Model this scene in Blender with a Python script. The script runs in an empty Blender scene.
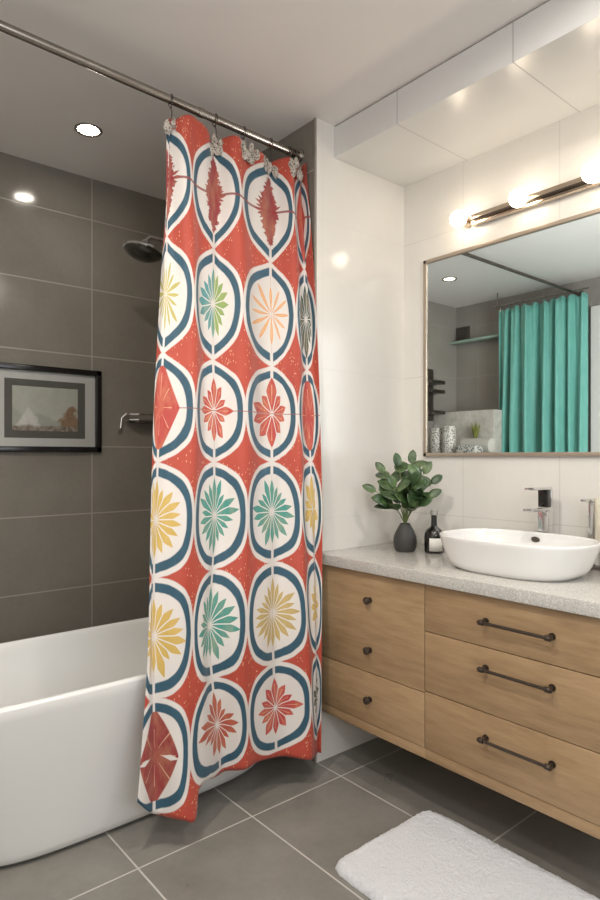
import bpy, bmesh, math, random
from mathutils import Vector, Matrix, noise
R = math.radians
PI = math.pi
COL = bpy.context.scene.collection
SC = bpy.context.scene

# ------------------------------------------------------------------ node expression helper
class X:
    def __init__(s, nt, sock): s.nt, s.s = nt, sock
    def _m(s, op, *a):
        n = s.nt.nodes.new('ShaderNodeMath'); n.operation = op
        for i, v in enumerate((s,) + a):
            if isinstance(v, X): s.nt.links.new(v.s, n.inputs[i])
            else: n.inputs[i].default_value = float(v)
        return X(s.nt, n.outputs[0])
    def __add__(s, o): return s._m('ADD', o)
    __radd__ = __add__
    def __sub__(s, o): return s._m('SUBTRACT', o)
    def __rsub__(s, o): return (s * -1.0) + o
    def __mul__(s, o): return s._m('MULTIPLY', o)
    __rmul__ = __mul__
    def __truediv__(s, o): return s._m('DIVIDE', o)
    def pow(s, o): return s._m('POWER', o)
    def abs(s): return s._m('ABSOLUTE')
    def floor(s): return s._m('FLOOR')
    def sqrt(s): return s._m('SQRT')
    def cos(s): return s._m('COSINE')
    def sin(s): return s._m('SINE')
    def atan2(s, o): return s._m('ARCTAN2', o)
    def min(s, o): return s._m('MINIMUM', o)
    def max(s, o): return s._m('MAXIMUM', o)
    def lt(s, o): return s._m('LESS_THAN', o)
    def gt(s, o): return s._m('GREATER_THAN', o)
    def clamp(s):
        r = s._m('ADD', 0.0); r.s.node.use_clamp = True; return r
    def soft(s, edge, w):            # 1 where s < edge, smooth over w
        return ((edge - s) / w + 0.5).clamp()

class NT:
    def __init__(s, name):
        s.m = bpy.data.materials.new(name); s.m.use_nodes = True
        s.nt = s.m.node_tree
        s.b = s.nt.nodes['Principled BSDF']
    def node(s, t, **kw):
        n = s.nt.nodes.new(t)
        for k, v in kw.items(): setattr(n, k, v)
        return n
    def link(s, a, b): s.nt.links.new(a.s if isinstance(a, X) else a, b)
    def pos(s, kind='Object'):
        tc = s.node('ShaderNodeTexCoord'); sp = s.node('ShaderNodeSeparateXYZ')
        s.link(tc.outputs[kind], sp.inputs[0])
        return tc.outputs[kind], [X(s.nt, sp.outputs[i]) for i in range(3)]
    def noise(s, vec, scale, detail=3, rough=.5, stretch=None, dims='3D'):
        if stretch:
            mp = s.node('ShaderNodeMapping'); mp.inputs['Scale'].default_value = stretch
            s.link(vec, mp.inputs[0]); vec = mp.outputs[0]
        n = s.node('ShaderNodeTexNoise'); s.link(vec, n.inputs['Vector'])
        n.inputs['Scale'].default_value = scale; n.inputs['Detail'].default_value = detail
        n.inputs['Roughness'].default_value = rough
        return X(s.nt, n.outputs['Fac'])
    def ramp(s, fac, stops, interp='LINEAR'):
        r = s.node('ShaderNodeValToRGB'); r.color_ramp.interpolation = interp
        els = r.color_ramp.elements
        while len(els) < len(stops): els.new(0.5)
        for e, (p, c) in zip(els, stops):
            e.position = p; e.color = tuple(c) + ((1,) if len(c) == 3 else ())
        s.link(fac, r.inputs[0]); return r.outputs[0]
    def mix(s, fac, a, b):
        n = s.node('ShaderNodeMix', data_type='RGBA')
        for v, i in ((fac, 0), (a, 6), (b, 7)):
            if isinstance(v, X): s.link(v, n.inputs[i])
            elif isinstance(v, (int, float)): n.inputs[i].default_value = v
            elif isinstance(v, (tuple, list)): n.inputs[i].default_value = tuple(v) + ((1,) if len(v) == 3 else ())
            else: s.link(v, n.inputs[i])
        return n.outputs[2]
    def bump(s, h, strength=.2, dist=.01):
        b = s.node('ShaderNodeBump'); b.inputs['Strength'].default_value = strength
        b.inputs['Distance'].default_value = dist
        s.link(h, b.inputs['Height']); s.link(b.outputs[0], s.b.inputs['Normal'])
    def set(s, **kw):
        for k, v in kw.items():
            i = s.b.inputs[k.replace('_', ' ')]
            if isinstance(v, tuple) and len(v) == 3: v = v + (1,)
            i.default_value = v
        return s.m
    def base(s, c): s.link(c, s.b.inputs['Base Color'])
    def rough(s, c): s.link(c, s.b.inputs['Roughness'])

def simple(name, col, rough=.5, metal=0, var=.06, bump=0, bscale=60, coat=0):
    t = NT(name); p, _ = t.pos()
    n = t.noise(p, 7, 3)
    t.base(t.mix(n, tuple(c * (1 - var) for c in col), tuple(min(1, c * (1 + var)) for c in col)))
    if bump: t.bump(t.noise(p, bscale, 3), bump, .004)
    return t.set(Roughness=rough, Metallic=metal, Coat_Weight=coat)

def lines(vals, axis, w):
    """1 on any of the joint lines"""
    acc = None
    for v in vals:
        m = (axis - v).abs().soft(w, w * .5)
        acc = m if acc is None else acc.max(m)
    return acc

def periodic(axis, start, step, w):
    q = (axis - start) / step
    f = (q - (q + .5).floor()).abs() * step
    return f.soft(w, w * .5)

def tile_mat(name, hz, vt, haxis, vaxis, c0, c1, grout, rough, w=.0022, cloud=2.2, coat=0, bumpy=.08):
    """tiles: hz / vt are lists of joint positions or (start, step)"""
    t = NT(name); p, xyz = t.pos()
    a, b = xyz[haxis], xyz[vaxis]
    L = None
    for v, ax in ((hz, a), (vt, b)):
        m = periodic(ax, v[0], v[1], w) if isinstance(v, tuple) else lines(v, ax, w)
        L = m if L is None else L.max(m)
    n1 = t.noise(p, cloud, 5, .6); n2 = t.noise(p, 45, 4, .65)
    nn = ((n1 - .5) * 1.6 + .5 + (n2 - .5) * .5).clamp()
    t.base(t.mix(L, t.mix(nn, c0, c1), grout))
    rr = (n1 - .5) * .15 + rough
    t.rough((rr + L * .4).clamp())
    if bumpy: t.bump((n2 * .12 - L), bumpy, .003)
    t.set(Coat_Weight=coat, Coat_Roughness=.08)
    return t.m

# ------------------------------------------------------------------ mesh helpers
def finish(name, bm, mat, parent=None, smooth=True, loc=None, auto=35):
    bmesh.ops.recalc_face_normals(bm, faces=bm.faces)
    me = bpy.data.meshes.new(name); bm.to_mesh(me); bm.free()
    for m in (mat if isinstance(mat, (list, tuple)) else [mat]): me.materials.append(m)
    if smooth:
        for p in me.polygons: p.use_smooth = True
        me.set_sharp_from_angle(angle=R(auto))
    o = bpy.data.objects.new(name, me); COL.objects.link(o)
    if parent: o.parent = parent
    if loc: o.location = loc
    return o

def box(bm, a, b, bev=0, seg=2, mat=0):
    r = bmesh.ops.create_cube(bm, size=1)
    vs = r['verts']
    for v in vs:
        v.co = Vector(((a[i] + b[i]) / 2 + v.co[i] * (b[i] - a[i])) for i in range(3))
    fs = set(f for v in vs for f in v.link_faces)
    for f in fs: f.material_index = mat
    if bev:
        es = list(set(e for v in vs for e in v.link_edges))
        bmesh.ops.bevel(bm, geom=es, offset=bev, segments=seg, affect='EDGES', profile=.5)
    return bm

def tube(bm, pts, r, seg=12, caps=True, closed=False):
    pts = [Vector(p) for p in pts]; n = len(pts)
    rs = r if isinstance(r, (list, tuple)) else [r] * n
    rings = []; up = None
    for i, p in enumerate(pts):
        if closed: d = (pts[(i + 1) % n] - pts[i - 1])
        else: d = pts[min(i + 1, n - 1)] - pts[max(i - 1, 0)]
        d.normalize()
        if up is None:
            up = d.orthogonal().normalized()
        else:
            up = (up - d * up.dot(d))
            up = up.normalized() if up.length > 1e-6 else d.orthogonal().normalized()
        s = d.cross(up)
        rings.append([bm.verts.new(p + (up * math.cos(2 * PI * k / seg) + s * math.sin(2 * PI * k / seg)) * rs[i]) for k in range(seg)])
    m = n if closed else n - 1
    for i in range(m):
        A, B = rings[i], rings[(i + 1) % n]
        for k in range(seg):
            bm.faces.new((A[k], A[(k + 1) % seg], B[(k + 1) % seg], B[k]))
    if caps and not closed:
        bm.faces.new(rings[0][::-1]); bm.faces.new(rings[-1])
    return bm

def loft(bm, rings, cap0=True, cap1=True):
    vr = [[bm.verts.new(p) for p in r] for r in rings]
    n = len(vr[0])
    for a, b in zip(vr, vr[1:]):
        for k in range(n): bm.faces.new((a[k], a[(k + 1) % n], b[(k + 1) % n], b[k]))
    if cap0: bm.faces.new(vr[0][::-1])
    if cap1: bm.faces.new(vr[-1])
    return bm

def lathe(bm, prof, c=(0, 0, 0), seg=32, cap0=True, cap1=True, axis='Z'):
    rings = []
    for r, z in prof:
        ring = []
        for k in range(seg):
            a = 2 * PI * k / seg
            v = Vector((r * math.cos(a), r * math.sin(a), z))
            if axis == 'X': v = Vector((v.z, v.x, v.y))
            if axis == 'Y': v = Vector((v.x, v.z, v.y))
            ring.append(v + Vector(c))
        rings.append(ring)
    return loft(bm, rings, cap0, cap1)

def superring(cx, cy, a, b, z, n=3.0, seg=96):
    out = []
    for i in range(seg):
        t = 2 * PI * i / seg; c, s = math.cos(t), math.sin(t)
        out.append(Vector((cx + a * math.copysign(abs(c) ** (2 / n), c), cy + b * math.copysign(abs(s) ** (2 / n), s), z)))
    return out

def tag(o, label=None, cat=None, group=None, kind=None):
    for k, v in (('label', label), ('category', cat), ('group', group), ('kind', kind)):
        if v: o[k] = v
    return o

def empty(name, loc, label=None, cat=None, group=None, kind=None):
    o = bpy.data.objects.new(name, None); COL.objects.link(o); o.location = loc
    o.empty_display_size = .05
    tag(o, label, cat, group, kind)
    return o

def part(name, bm, mat, parent, **kw):
    """mesh written in world coordinates, re-based on its parent's origin"""
    off = Vector((0, 0, 0)); p = parent
    while p is not None:
        off += p.location; p = p.parent
    bmesh.ops.translate(bm, verts=bm.verts, vec=-off)
    return finish(name, bm, mat, parent, **kw)

def struct(name, bm, mat, **kw):
    o = finish(name, bm, mat, **kw); o['kind'] = 'structure'; return o

def copy_tree(o, parent=None):
    c = o.copy(); COL.objects.link(c)
    if parent: c.parent = parent
    for ch in [x for x in ALLCH(o)]: copy_tree(ch, c)
    return c
def ALLCH(o): return [x for x in bpy.data.objects if x.parent == o]

def plane(bm, p0, p1, p2, p3, mat=0):
    f = bm.faces.new([bm.verts.new(p) for p in (p0, p1, p2, p3)]); f.material_index = mat

# ------------------------------------------------------------------ dimensions (metres)
H = 2.60
XE, YW = 1.666, 1.878        # corner of the partition beside the tub
XM = 2.205                   # vanity wall
YB = 3.00                    # tile wall behind the tub
X0, Y0 = -0.95, -0.95
XF = 4.78; YF = 3.45         # room seen through the framed glass

# ------------------------------------------------------------------ materials
GREY0, GREY1 = (.175, .160, .135), (.26, .24, .208)
M_tile_back = tile_mat('grey_wall_tile', [2.396, 2.056, 1.727, 1.284, .957, .603, .27], [1.189, .35, -.49], 2, 0, GREY0, GREY1, (.33, .31, .27), .15, w=.0028)
M_tile_end = tile_mat('grey_wall_tile_side', [2.396, 2.056, 1.727, 1.284, .957, .603, .27], [2.35], 2, 1, GREY0, GREY1, (.33, .31, .27), .24, w=.0028)
M_floor = tile_mat('grey_floor_tile', (.411, .42), (1.13, .61), 0, 1, (.165, .158, .142), (.27, .258, .235), (.50, .48, .45), .30, w=.0028, cloud=3.5)
M_white_tile = tile_mat('white_wall_tile', (.983, .6075), (1.137, .421), 2, 1, (.74, .72, .68), (.80, .78, .74), (.60, .58, .55), .22, w=.0016, bumpy=.05)
M_white_ret = tile_mat('white_wall_tile_return', (.983, .6075), [1.70], 2, 0, (.74, .72, .68), (.80, .78, .74), (.66, .64, .61), .16, w=.0012, bumpy=.04)
M_ceil = simple('ceiling_paint', (.84, .81, .78), .6, var=.02)
M_soffit = tile_mat('soffit_panel', [1.537, 1.062, .6], [-5.], 1, 0, (.70, .70, .69), (.74, .74, .73), (.4, .4, .4), .22, w=.0018, bumpy=.03)
M_paint = simple('white_paint', (.72, .70, .67), .5, var=.02)
M_ceramic = simple('white_ceramic', (.80, .80, .79), .12, var=.012, coat=.4)
M_basin = simple('white_basin_ceramic', (.82, .82, .81), .1, var=.01, coat=.5)
M_chrome = simple('chrome', (.75, .75, .76), .08, 1, var=.03)
M_steel = simple('brushed_steel', (.36, .33, .30), .25, 1, var=.08)
M_nickel = simple('warm_nickel', (.62, .52, .42), .22, 1, var=.08)
M_bronze = simple('dark_bronze', (.12, .10, .085), .32, .9, var=.15)
M_gold = simple('mirror_frame_metal', (.42, .35, .28), .38, .5, var=.1)
M_black = simple('black_lacquer', (.010, .009, .009), .25, var=.2)
M_dark = simple('dark_plastic', (.02, .02, .02), .35)
M_vase = simple('charcoal_stoneware', (.045, .044, .042), .6, var=.2, bump=.15, bscale=90)
M_cream = simple('cream_towel', (.70, .66, .54), .95, var=.1, bump=.8, bscale=260)
M_soap = simple('bottle_black', (.008, .008, .008), .12, var=.2, coat=.5)
M_label = simple('paper_label', (.78, .78, .76), .7, var=.03)
M_mat_white = simple('mat_paper', (.62, .61, .57), .8, var=.02)
M_mat_grey = simple('mat_paper_grey', (.12, .115, .10), .8, var=.03)

def wood():
    t = NT('light_oak'); p, (x, y, z) = t.pos()
    g1 = t.noise(p, 3.0, 6, .62, stretch=(1.2, 1.6, 16))
    g2 = t.noise(p, 14, 5, .7, stretch=(1.5, 2.2, 34))
    g3 = t.noise(p, 2.1, 2, .5)
    f = (g1 * .9 + (g2 - .5) * .45 + (g3 - .5) * .5).clamp()
    c = t.ramp(f, [(.22, (.29, .185, .098)), (.42, (.37, .243, .132)), (.60, (.42, .285, .160)), (.82, (.47, .33, .195))])
    t.base(c); t.rough(g2 * .2 + .36); t.bump(g2, .08, .002)
    return t.m
M_wood = wood()
M_gap = simple('cabinet_recess', (.06, .04, .025), .8)

def stone():
    t = NT('speckled_quartz'); p, _ = t.pos()
    n = t.noise(p, 6, 3); v = t.node('ShaderNodeTexVoronoi'); v.inputs['Scale'].default_value = 330
    t.link(p, v.inputs['Vector'])
    sep = t.node('ShaderNodeSeparateColor'); t.link(v.outputs['Color'], sep.inputs[0])
    rnd = X(t.nt, sep.outputs[0])
    base = t.mix(n, (.48, .465, .435), (.57, .555, .525))
    c = t.mix(rnd.gt(.86) * .42, base, (.25, .24, .23))
    c = t.mix(rnd.lt(.12) * .4, c, (.80, .79, .77))
    t.base(c); t.set(Roughness=.14)
    return t.m
M_stone = stone()

def leaf_mat():
    t = NT('leaf_green'); p, (x, y, z) = t.pos()
    n = t.noise(p, 22, 3)
    t.base(t.ramp(n, [(.30, (.014, .036, .012)), (.5, (.040, .085, .026)), (.70, (.14, .21, .08))]))
    return t.set(Roughness=.33)
M_leaf = leaf_mat()
M_stem = simple('plant_stem', (.12, .16, .05), .6, var=.2)

def emit(name, col, st):
    t = NT(name); t.set(Base_Color=(.9, .9, .88), Emission_Color=col, Emission_Strength=st, Roughness=.5)
    return t.m

def rug_mat():
    t = NT('bath_mat_pile'); p, _ = t.pos()
    n = t.noise(p, 120, 5, .7); m = t.noise(p, 9, 3)
    t.base(t.mix((n * .6 + m * .4).clamp(), (.78, .80, .86), (.92, .93, .97)))
    t.bump(n, 1.0, .01); return t.set(Roughness=1.0, Sheen_Weight=.3)
M_rug = rug_mat()

# ------------------------------------------------------------------ shower-curtain print
RED, DRED, TEAL, YEL, ORG, GRN, DGRN = (.43, .036, .026), (.26, .016, .02), (.035, .25, .21), (.56, .38, .08), (.70, .33, .13), (.12, .30, .14), (.02, .06, .05)
CELLS = [  # colour, petals, petal width, ax, radius, tall, solid
    [(DRED, 26, .92, 1.3, .38, .0, 0), (DRED, 24, .92, 1.2, .36, .0, 0), (DRED, 26, .92, 1.3, .38, .0, 0), (RED, 20, .8, .9, .8, 0, 1)],
    [((.42, .38, .10), 16, .62, 1.1, .58, 0, 0), ((.20, .32, .08), 16, .9, 1.05, .56, .08, 0), (ORG, 12, .42, 1.35, .56, .03, 0), (DGRN, 14, .9, 1.2, .60, .1, 0)],
    [(RED, 8, .9, .9, .7, 0, 1), (RED, 12, .95, 1.15, .50, .18, 0), (RED, 10, .99, 1.25, .48, .22, 0), (RED, 8, .9, 1, .7, 0, 1)],
    [(YEL, 18, .8, 1.15, .60, .05, 0), (TEAL, 18, .84, 1.15, .60, .05, 0), (TEAL, 18, .82, 1.2, .58, .08, 0), (YEL, 10, .8, 1.1, .56, .1, 0)],
    [(YEL, 18, .85, 1.15, .60, .1, 0), (TEAL, 18, .80, 1.15, .60, .06, 0), ((.46, .34, .12), 20, .84, 1.2, .57, .1, 0), (YEL, 12, .8, 1, .56, .1, 0)],
    [(DRED, 8, .9, 1, .7, 0, 1), ((.40, .06, .03), 16, .93, 1.1, .52, .2, 0), ((.46, .035, .035), 12, .97, 1.2, .52, .12, 0), (DGRN, 14, .9, 1, .6, .1, 0)],
]
def curtain_mat():
    t = NT('printed_curtain_cloth'); nt = t.nt
    uv, (U, V, _) = t.pos('UV')
    U = U * 4.0 - .5; V = V * 7.0 - .5          # columns / rows
    wob = t.noise(uv, 38, 2) - .5
    U = U + (t.noise(uv, 9, 2) - .5) * .05
    col = (U + .5).floor(); row = V.floor()
    a = (U - col) * 2.0; b = (V - row) * 2.0 - 1.0
    colc = col.max(0).min(3); rowc = row.max(0).min(5)
    idx = (rowc * 4 + colc + .5) / 24.0
    stops = lambda f: [((i + .001) / 24 if i else 0, f(CELLS[i // 4][i % 4])) for i in range(24)]
    fcol = t.ramp(idx, stops(lambda c: c[0]), 'CONSTANT')
    def tri(f):
        s = t.node('ShaderNodeSeparateColor'); t.link(t.ramp(idx, stops(f), 'CONSTANT'), s.inputs[0])
        return [X(nt, s.outputs[i]) for i in range(3)]
    pn, pw, pax = tri(lambda c: (c[1] / 40, c[2], c[3] / 2))
    pr, pk, psol = tri(lambda c: (c[4], c[5], c[6]))
    # medallion metric
    sr = (rowc / 4.0).min(1.0)
    aa, ab = a.abs() + .0001, b.abs() + .0001
    en = 4.2 - sr * 1.7; kd = .46 - sr * .42
    inv = X(nt, (en * 0.0 + 1.0).s) / en
    m = (aa.pow(en) + (aa * kd + ab).pow(en)).pow(inv)
    m = m + wob * .03
    # red ground with flecks
    vo = t.node('ShaderNodeTexVoronoi'); vo.inputs['Scale'].default_value = 170; t.link(uv, vo.inputs['Vector'])
    fleck = X(nt, vo.outputs['Distance']).lt(.22) * t.noise(uv, 30, 2).gt(.50)
    ground = t.mix(t.noise(uv, 12, 4, .6), (.36, .036, .023), (.52, .082, .045))
    ground = t.mix(fleck * .75, ground, (.86, .52, .32))
    WHITE = (.69, .65, .62)
    c = t.mix(m.soft(1.02, .02) * row.lt(5.5), ground, WHITE)
    hem = V.gt(6.33)
    c = t.mix(hem * .8, c, WHITE)
    tealc = t.mix(t.noise(uv, 60, 3), (.014, .060, .10), (.028, .098, .15))
    ring = row.lt(5.5) * m.soft(.925, .02) * (1.0 - m.soft(.765, .02))
    gap = aa.soft(.05, .02) * ab.gt(.5)
    c = t.mix(ring * (1.0 - gap), c, tealc)
    # twig / thread lines
    r0 = rowc.lt(.5); r2 = (rowc - 2.0).abs().lt(.5)
    twig = (b + (a * 3.0).sin() * .03).abs().soft(.022, .012) * r0 + b.abs().soft(.008, .006) * r2
    c = t.mix(twig.clamp() * m.lt(1.2) * .9, c, (.25, .05, .05))
    thread = aa.soft(.014, .01) * m.lt(.75) * rowc.lt(4.5)
    c = t.mix(thread * .35, c, (.5, .3, .25))
    # flower
    A = a / (pax * 2.0); r = (A * A + b * b).sqrt() + .0001; th = A.atan2(b)
    n = (pn * 40.0 + .5).floor()
    q = th * n / (2 * PI); k = (q + .5).floor(); ph = (q - k).abs() * 2.0
    kk = k - (k / n + .0001).floor() * n
    wn = t.node('ShaderNodeTexWhiteNoise', noise_dimensions='2D')
    cmb = t.node('ShaderNodeCombineXYZ'); t.link(kk, cmb.inputs[0]); t.link(idx * 24.0, cmb.inputs[1]); t.link(cmb.outputs[0], wn.inputs['Vector'])
    rnd = X(nt, wn.outputs['Value'])
    cs = th.cos().abs(); sn = th.sin().abs()
    Rr = pr * (rnd * .34 + .80) + pk * cs.pow(8.0) + pk * .45 * sn.pow(10.0)
    rel = r / Rr
    lens = pw * (1.0 - rel.min(1.0).pow(4.0)) + .01
    wedge = ((1.0 - rel.min(1.0)) * 3.0).min(1.0 - n * .0035 / r).max(.02)
    big = pw.gt(.7)
    wid = wedge * big + lens * (1.0 - big)
    pet = ph.lt(wid) * rel.lt(1.0)
    vein = (ph - .0).abs().lt(.06) * rel.gt(.25) * rel.lt(.8) * pn.lt(.4)
    core = r.soft(.05, .02)
    sol = ((aa / .62).pow(1.25) + (ab / .86).pow(1.1)).soft(1.0, .04)
    eye = ((aa - .42).abs() / .22 + (b + .02 - aa * .12).abs() / .05).soft(1.0, .1) * rowc.gt(4.5)
    jag = (t.noise(uv, 60, 3, .7, stretch=(.6, 2.2, 1)) - .5)
    feather = ((aa / .36).pow(1.15) + (ab / .74).pow(1.5) + jag * 1.4).soft(1.0, .05) * r0
    spikes = pet * (1.0 - core * .9)
    shape = spikes.max(feather) * (1.0 - psol) + sol * psol * (1.0 - eye)
    inside = m.lt(.77)
    fv = t.noise(uv, 26, 3, .6)
    two = (rowc - 1.0).abs().lt(.5) * (colc - 1.0).abs().lt(.5) * a.lt(.02)
    fcol = t.mix(two, fcol, (.05, .26, .28))
    hi = t.mix(.45, fcol, (.85, .55, .25))
    fc2 = t.mix(((fv - .42) * 3.0).clamp() * .55, fcol, hi)
    c = t.mix(shape * (inside.max(r0) ) * .97, c, fc2)
    c = t.mix(vein * shape * .55 * inside, c, (.85, .62, .40))
    t.base(c)
    weave = t.noise(uv, 500, 2)
    t.bump(weave, .12, .002)
    t.set(Roughness=.62, Sheen_Weight=.15)
    return t.m
M_curtain = curtain_mat()

# ------------------------------------------------------------------ room shell
bm = bmesh.new(); box(bm, (X0, Y0, -.1), (4.9, 3.6, 0)); struct('floor', bm, M_floor, smooth=False)
bm = bmesh.new(); box(bm, (X0, Y0, H), (4.9, 3.6, H + .1)); struct('ceiling', bm, M_ceil, smooth=False)
bm = bmesh.new(); box(bm, (X0, YB, 0), (XE + .02, YB + .1, H)); struct('wall_back', bm, M_tile_back, smooth=False)
bm = bmesh.new(); box(bm, (X0 - .1, Y0, 0), (X0, YB, H)); struct('wall_left', bm, M_paint, smooth=False)
# partition at the tap end of the tub: grey tile towards the tub, white tile towards the room
bm = bmesh.new()
box(bm, (XE, YW + .004, 0), (XM + .02, YB, H))
for f in bm.faces:
    f.material_index = 0
struct('wall_alcove', bm, [M_tile_end], smooth=False)
bm = bmesh.new(); box(bm, (XE - .001, YW, 0), (XM + .02, YW + .006, H)); struct('wall_return', bm, M_white_ret, smooth=False)
bm = bmesh.new(); box(bm, (XE - .005, YW - .001, 0), (XE + .003, YW + .009, H), .0015); o = struct('trim_1', bm, simple('tile_edge_trim', (.30, .28, .25), .4))
# vanity wall with the opening for the framed glass
MY0, MY1, MZ0, MZ1 = .70, 1.757, 1.235, 2.100        # outer frame
bm = bmesh.new()
g = .002
for a, b in (((Y0, 0), (MY0 + g, H)), ((MY1 - g, 0), (YW + .01, H)), ((MY0 + g, 0), (MY1 - g, MZ0 + g)), ((MY0 + g, MZ1 - g), (MY1 - g, H))):
    box(bm, (XM, a[0], a[1]), (XM + .012, b[0], b[1]))
struct('wall_right', bm, M_white_tile, smooth=False)
# wall behind the camera with an added window opening that lets in fill light
WX0, WX1, WZ0, WZ1 = -.35, 1.15, .95, 2.2
bm = bmesh.new()
for a, b in (((X0, 0), (WX0, H)), ((WX1, 0), (XM + .02, H)), ((WX0, 0), (WX1, WZ0)), ((WX0, WZ1), (WX1, H))):
    box(bm, (a[0], Y0 - .1, a[1]), (b[0], Y0, b[1]))
struct('wall_front', bm, M_paint, smooth=False)
w = empty('added_window_1', ((WX0 + WX1) / 2, Y0, WZ0), kind='structure')  # made-up window, framing the added fill light
bm = bmesh.new()
for a, b in (((WX0, WZ0), (WX0 + .05, WZ1)), ((WX1 - .05, WZ0), (WX1, WZ1)), ((WX0, WZ0), (WX1, WZ0 + .05)), ((WX0, WZ1 - .05), (WX1, WZ1)), ((.38, WZ0), (.42, WZ1))):
    box(bm, (a[0], Y0 - .07, a[1]), (b[0], Y0 - .03, b[1]), .004)
part('added_window_frame', bm, M_paint, w)
# dropped soffit over the vanity
bm = bmesh.new(); box(bm, (1.765, Y0, 2.468), (XM, YW, H - .006), .001); struct('ceiling_soffit', bm, M_soffit, smooth=False)
bm = bmesh.new(); box(bm, (1.772, Y0, H - .007), (XM, YW, H)); struct('shadow_gap_strip', bm, M_gap, smooth=False)  # dark strip: the shadow line above the soffit, put into the colour

# ------------------------------------------------------------------ tub
TX0, TX1 = .18, 1.63
tub = empty('bathtub', (.95, 2.17, 0), 'white freestanding bathtub with soft rounded corners behind the patterned curtain', 'bathtub')
bm = bmesh.new()
def tubring(z, x0, x1, y0, y1, n): return superring((x0 + x1) / 2, (y0 + y1) / 2, (x1 - x0) / 2, (y1 - y0) / 2, z, n, 128)
rings = []
BX0, BX1, BY0, BY1 = .42, 1.52, 1.945, 2.42      # foot
RX0, RX1, RY0, RY1 = .16, 1.645, 1.842, 2.52     # rim
zr = .535
for z, ins in ((0.004, .035), (.008, .02), (.02, .007), (.04, .001)):
    rings.append(tubring(z, BX0 + ins, BX1 - ins, BY0 + ins, BY1 - ins, 4.2))
for i in range(1, 15):
    f = i / 14; g = f ** 1.15
    rings.append(tubring(.04 + (zr - .012 - .04) * f, BX0 + (RX0 - BX0) * g, BX1 + (RX1 - BX1) * g, BY0 + (RY0 - BY0) * g, BY1 + (RY1 - BY1) * g, 4.2))
for k in range(1, 8):                                # rolled rim
    a = PI * k / 8; r = .012
    ins = r * (1 - math.cos(a)); rings.append(tubring(zr - .012 + r * math.sin(a), RX0 + ins, RX1 - ins, RY0 + ins, RY1 - ins, 4.2))
IX0, IX1, IY0, IY1 = RX0 + .026, RX1 - .026, RY0 + .026, RY1 - .026
JX0, JX1, JY0, JY1 = .55, 1.42, 2.0, 2.37
for i in range(0, 13):
    f = i / 12; g = f ** 1.6 * .8
    rings.append(tubring(zr - .014 - (zr - .014 - .15) * f, IX0 + (JX0 - IX0) * g, IX1 + (JX1 - IX1) * g, IY0 + (JY0 - IY0) * g, IY1 + (JY1 - IY1) * g, 4.0))
for ins, dz in ((.03, -.02), (.08, -.03), (.2, -.034)):
    q = rings[-1]
    g = .8
    rings.append(tubring(.15 + dz, IX0 + (JX0 - IX0) * g + ins, IX1 + (JX1 - IX1) * g - ins, IY0 + (JY0 - IY0) * g + ins, IY1 + (JY1 - IY1) * g - ins, 3.5))
loft(bm, rings)
part('tub_shell', bm, M_ceramic, tub, auto=60)
bm = bmesh.new(); lathe(bm, [(.0001, .004), (.028, .004), (.032, .001), (.032, 0)], (1.35, 2.18, .117)); part('drain', bm, M_chrome, tub)

# ------------------------------------------------------------------ curtain
ZT = [2.42, 1.79, 1.40, .98, .60, .25, .05]
UK = [-.3, 0, .5, 1, 1.5, 2, 2.5, 3, 3.5]
PXT = [[172, 168, 192, 214, 241, 268, 292, 299, 305],
       [161, 165, 193, 212, 242, 270, 295, 305, 317],
       [155, 159, 194, 213, 245, 270.5, 296.5, 308, 320],
       [150.5, 155, 194, 213.5, 247, 271.5, 301, 312, 321],
       [147, 154, 193, 210, 247, 273, 307, 315, 321],
       [139, 155, 191, 219, 249, 275, 311, 316, 320],
       [133, 154, 197, 220, 248, 275, 309, 316, 320]]
YC = [1.975, 1.918, 1.88, 1.835, 1.80, 1.795, 1.795]
OFF = [[.03, .015, -.03, .02, -.03, .02, -.035, -.0, -.045],
       [.02, .01, -.036, .022, -.036, .018, -.034, .0, -.05],
       [.0, .0, -.038, .02, -.036, .014, -.034, -.0, -.04],
       [-.0, .0, -.038, .012, -.034, .006, -.040, -.0, -.02],
       [-.0, .0, -.035, .005, -.035, .0, -.045, -.01, -.015],
       [-.02, -.01, -.06, .015, -.02, .005, -.045, -.01, -.01],
       [-.03, -.02, -.085, .03, -.01, .01, -.05, -.01, -.01]]
def xofpx(px, Y):
    t = (px - 300) / 623.0
    return Y * (.644 + .765 * t) / (.765 - .644 * t)
GX = [[xofpx(PXT[k][i], YC[k] + OFF[k][i]) for i in range(9)] for k in range(7)]
GY = [[YC[k] + OFF[k][i] for i in range(9)] for k in range(7)]
def crom(xs, ys, x):
    n = len(xs)
    inc = xs[-1] > xs[0]
    if not inc: xs = xs[::-1]; ys = ys[::-1]
    x = min(max(x, xs[0]), xs[-1])
    i = 0
    while i < n - 2 and x > xs[i + 1]: i += 1
    h = xs[i + 1] - xs[i]; t = (x - xs[i]) / h
    def sl(j):
        if j <= 0: return (ys[1] - ys[0]) / (xs[1] - xs[0])
        if j >= n - 1: return (ys[-1] - ys[-2]) / (xs[-1] - xs[-2])
        return (ys[j + 1] - ys[j - 1]) / (xs[j + 1] - xs[j - 1])
    m0, m1 = sl(i) * h, sl(i + 1) * h
    return (2*t**3-3*t**2+1)*ys[i] + (t**3-2*t**2+t)*m0 + (-2*t**3+3*t**2)*ys[i+1] + (t**3-t**2)*m1
VZ = [(2.52, -.25), (2.415, 0), (1.996, 1), (1.581, 2), (1.214, 3), (.844, 4), (.482, 5), (.156, 6), (0, 6.45)]
def vofz(z):
    for (z0, v0), (z1, v1) in zip(VZ, VZ[1:]):
        if z >= z1: return v0 + (v1 - v0) * (z0 - z) / (z0 - z1)
    return 6.45
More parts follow.
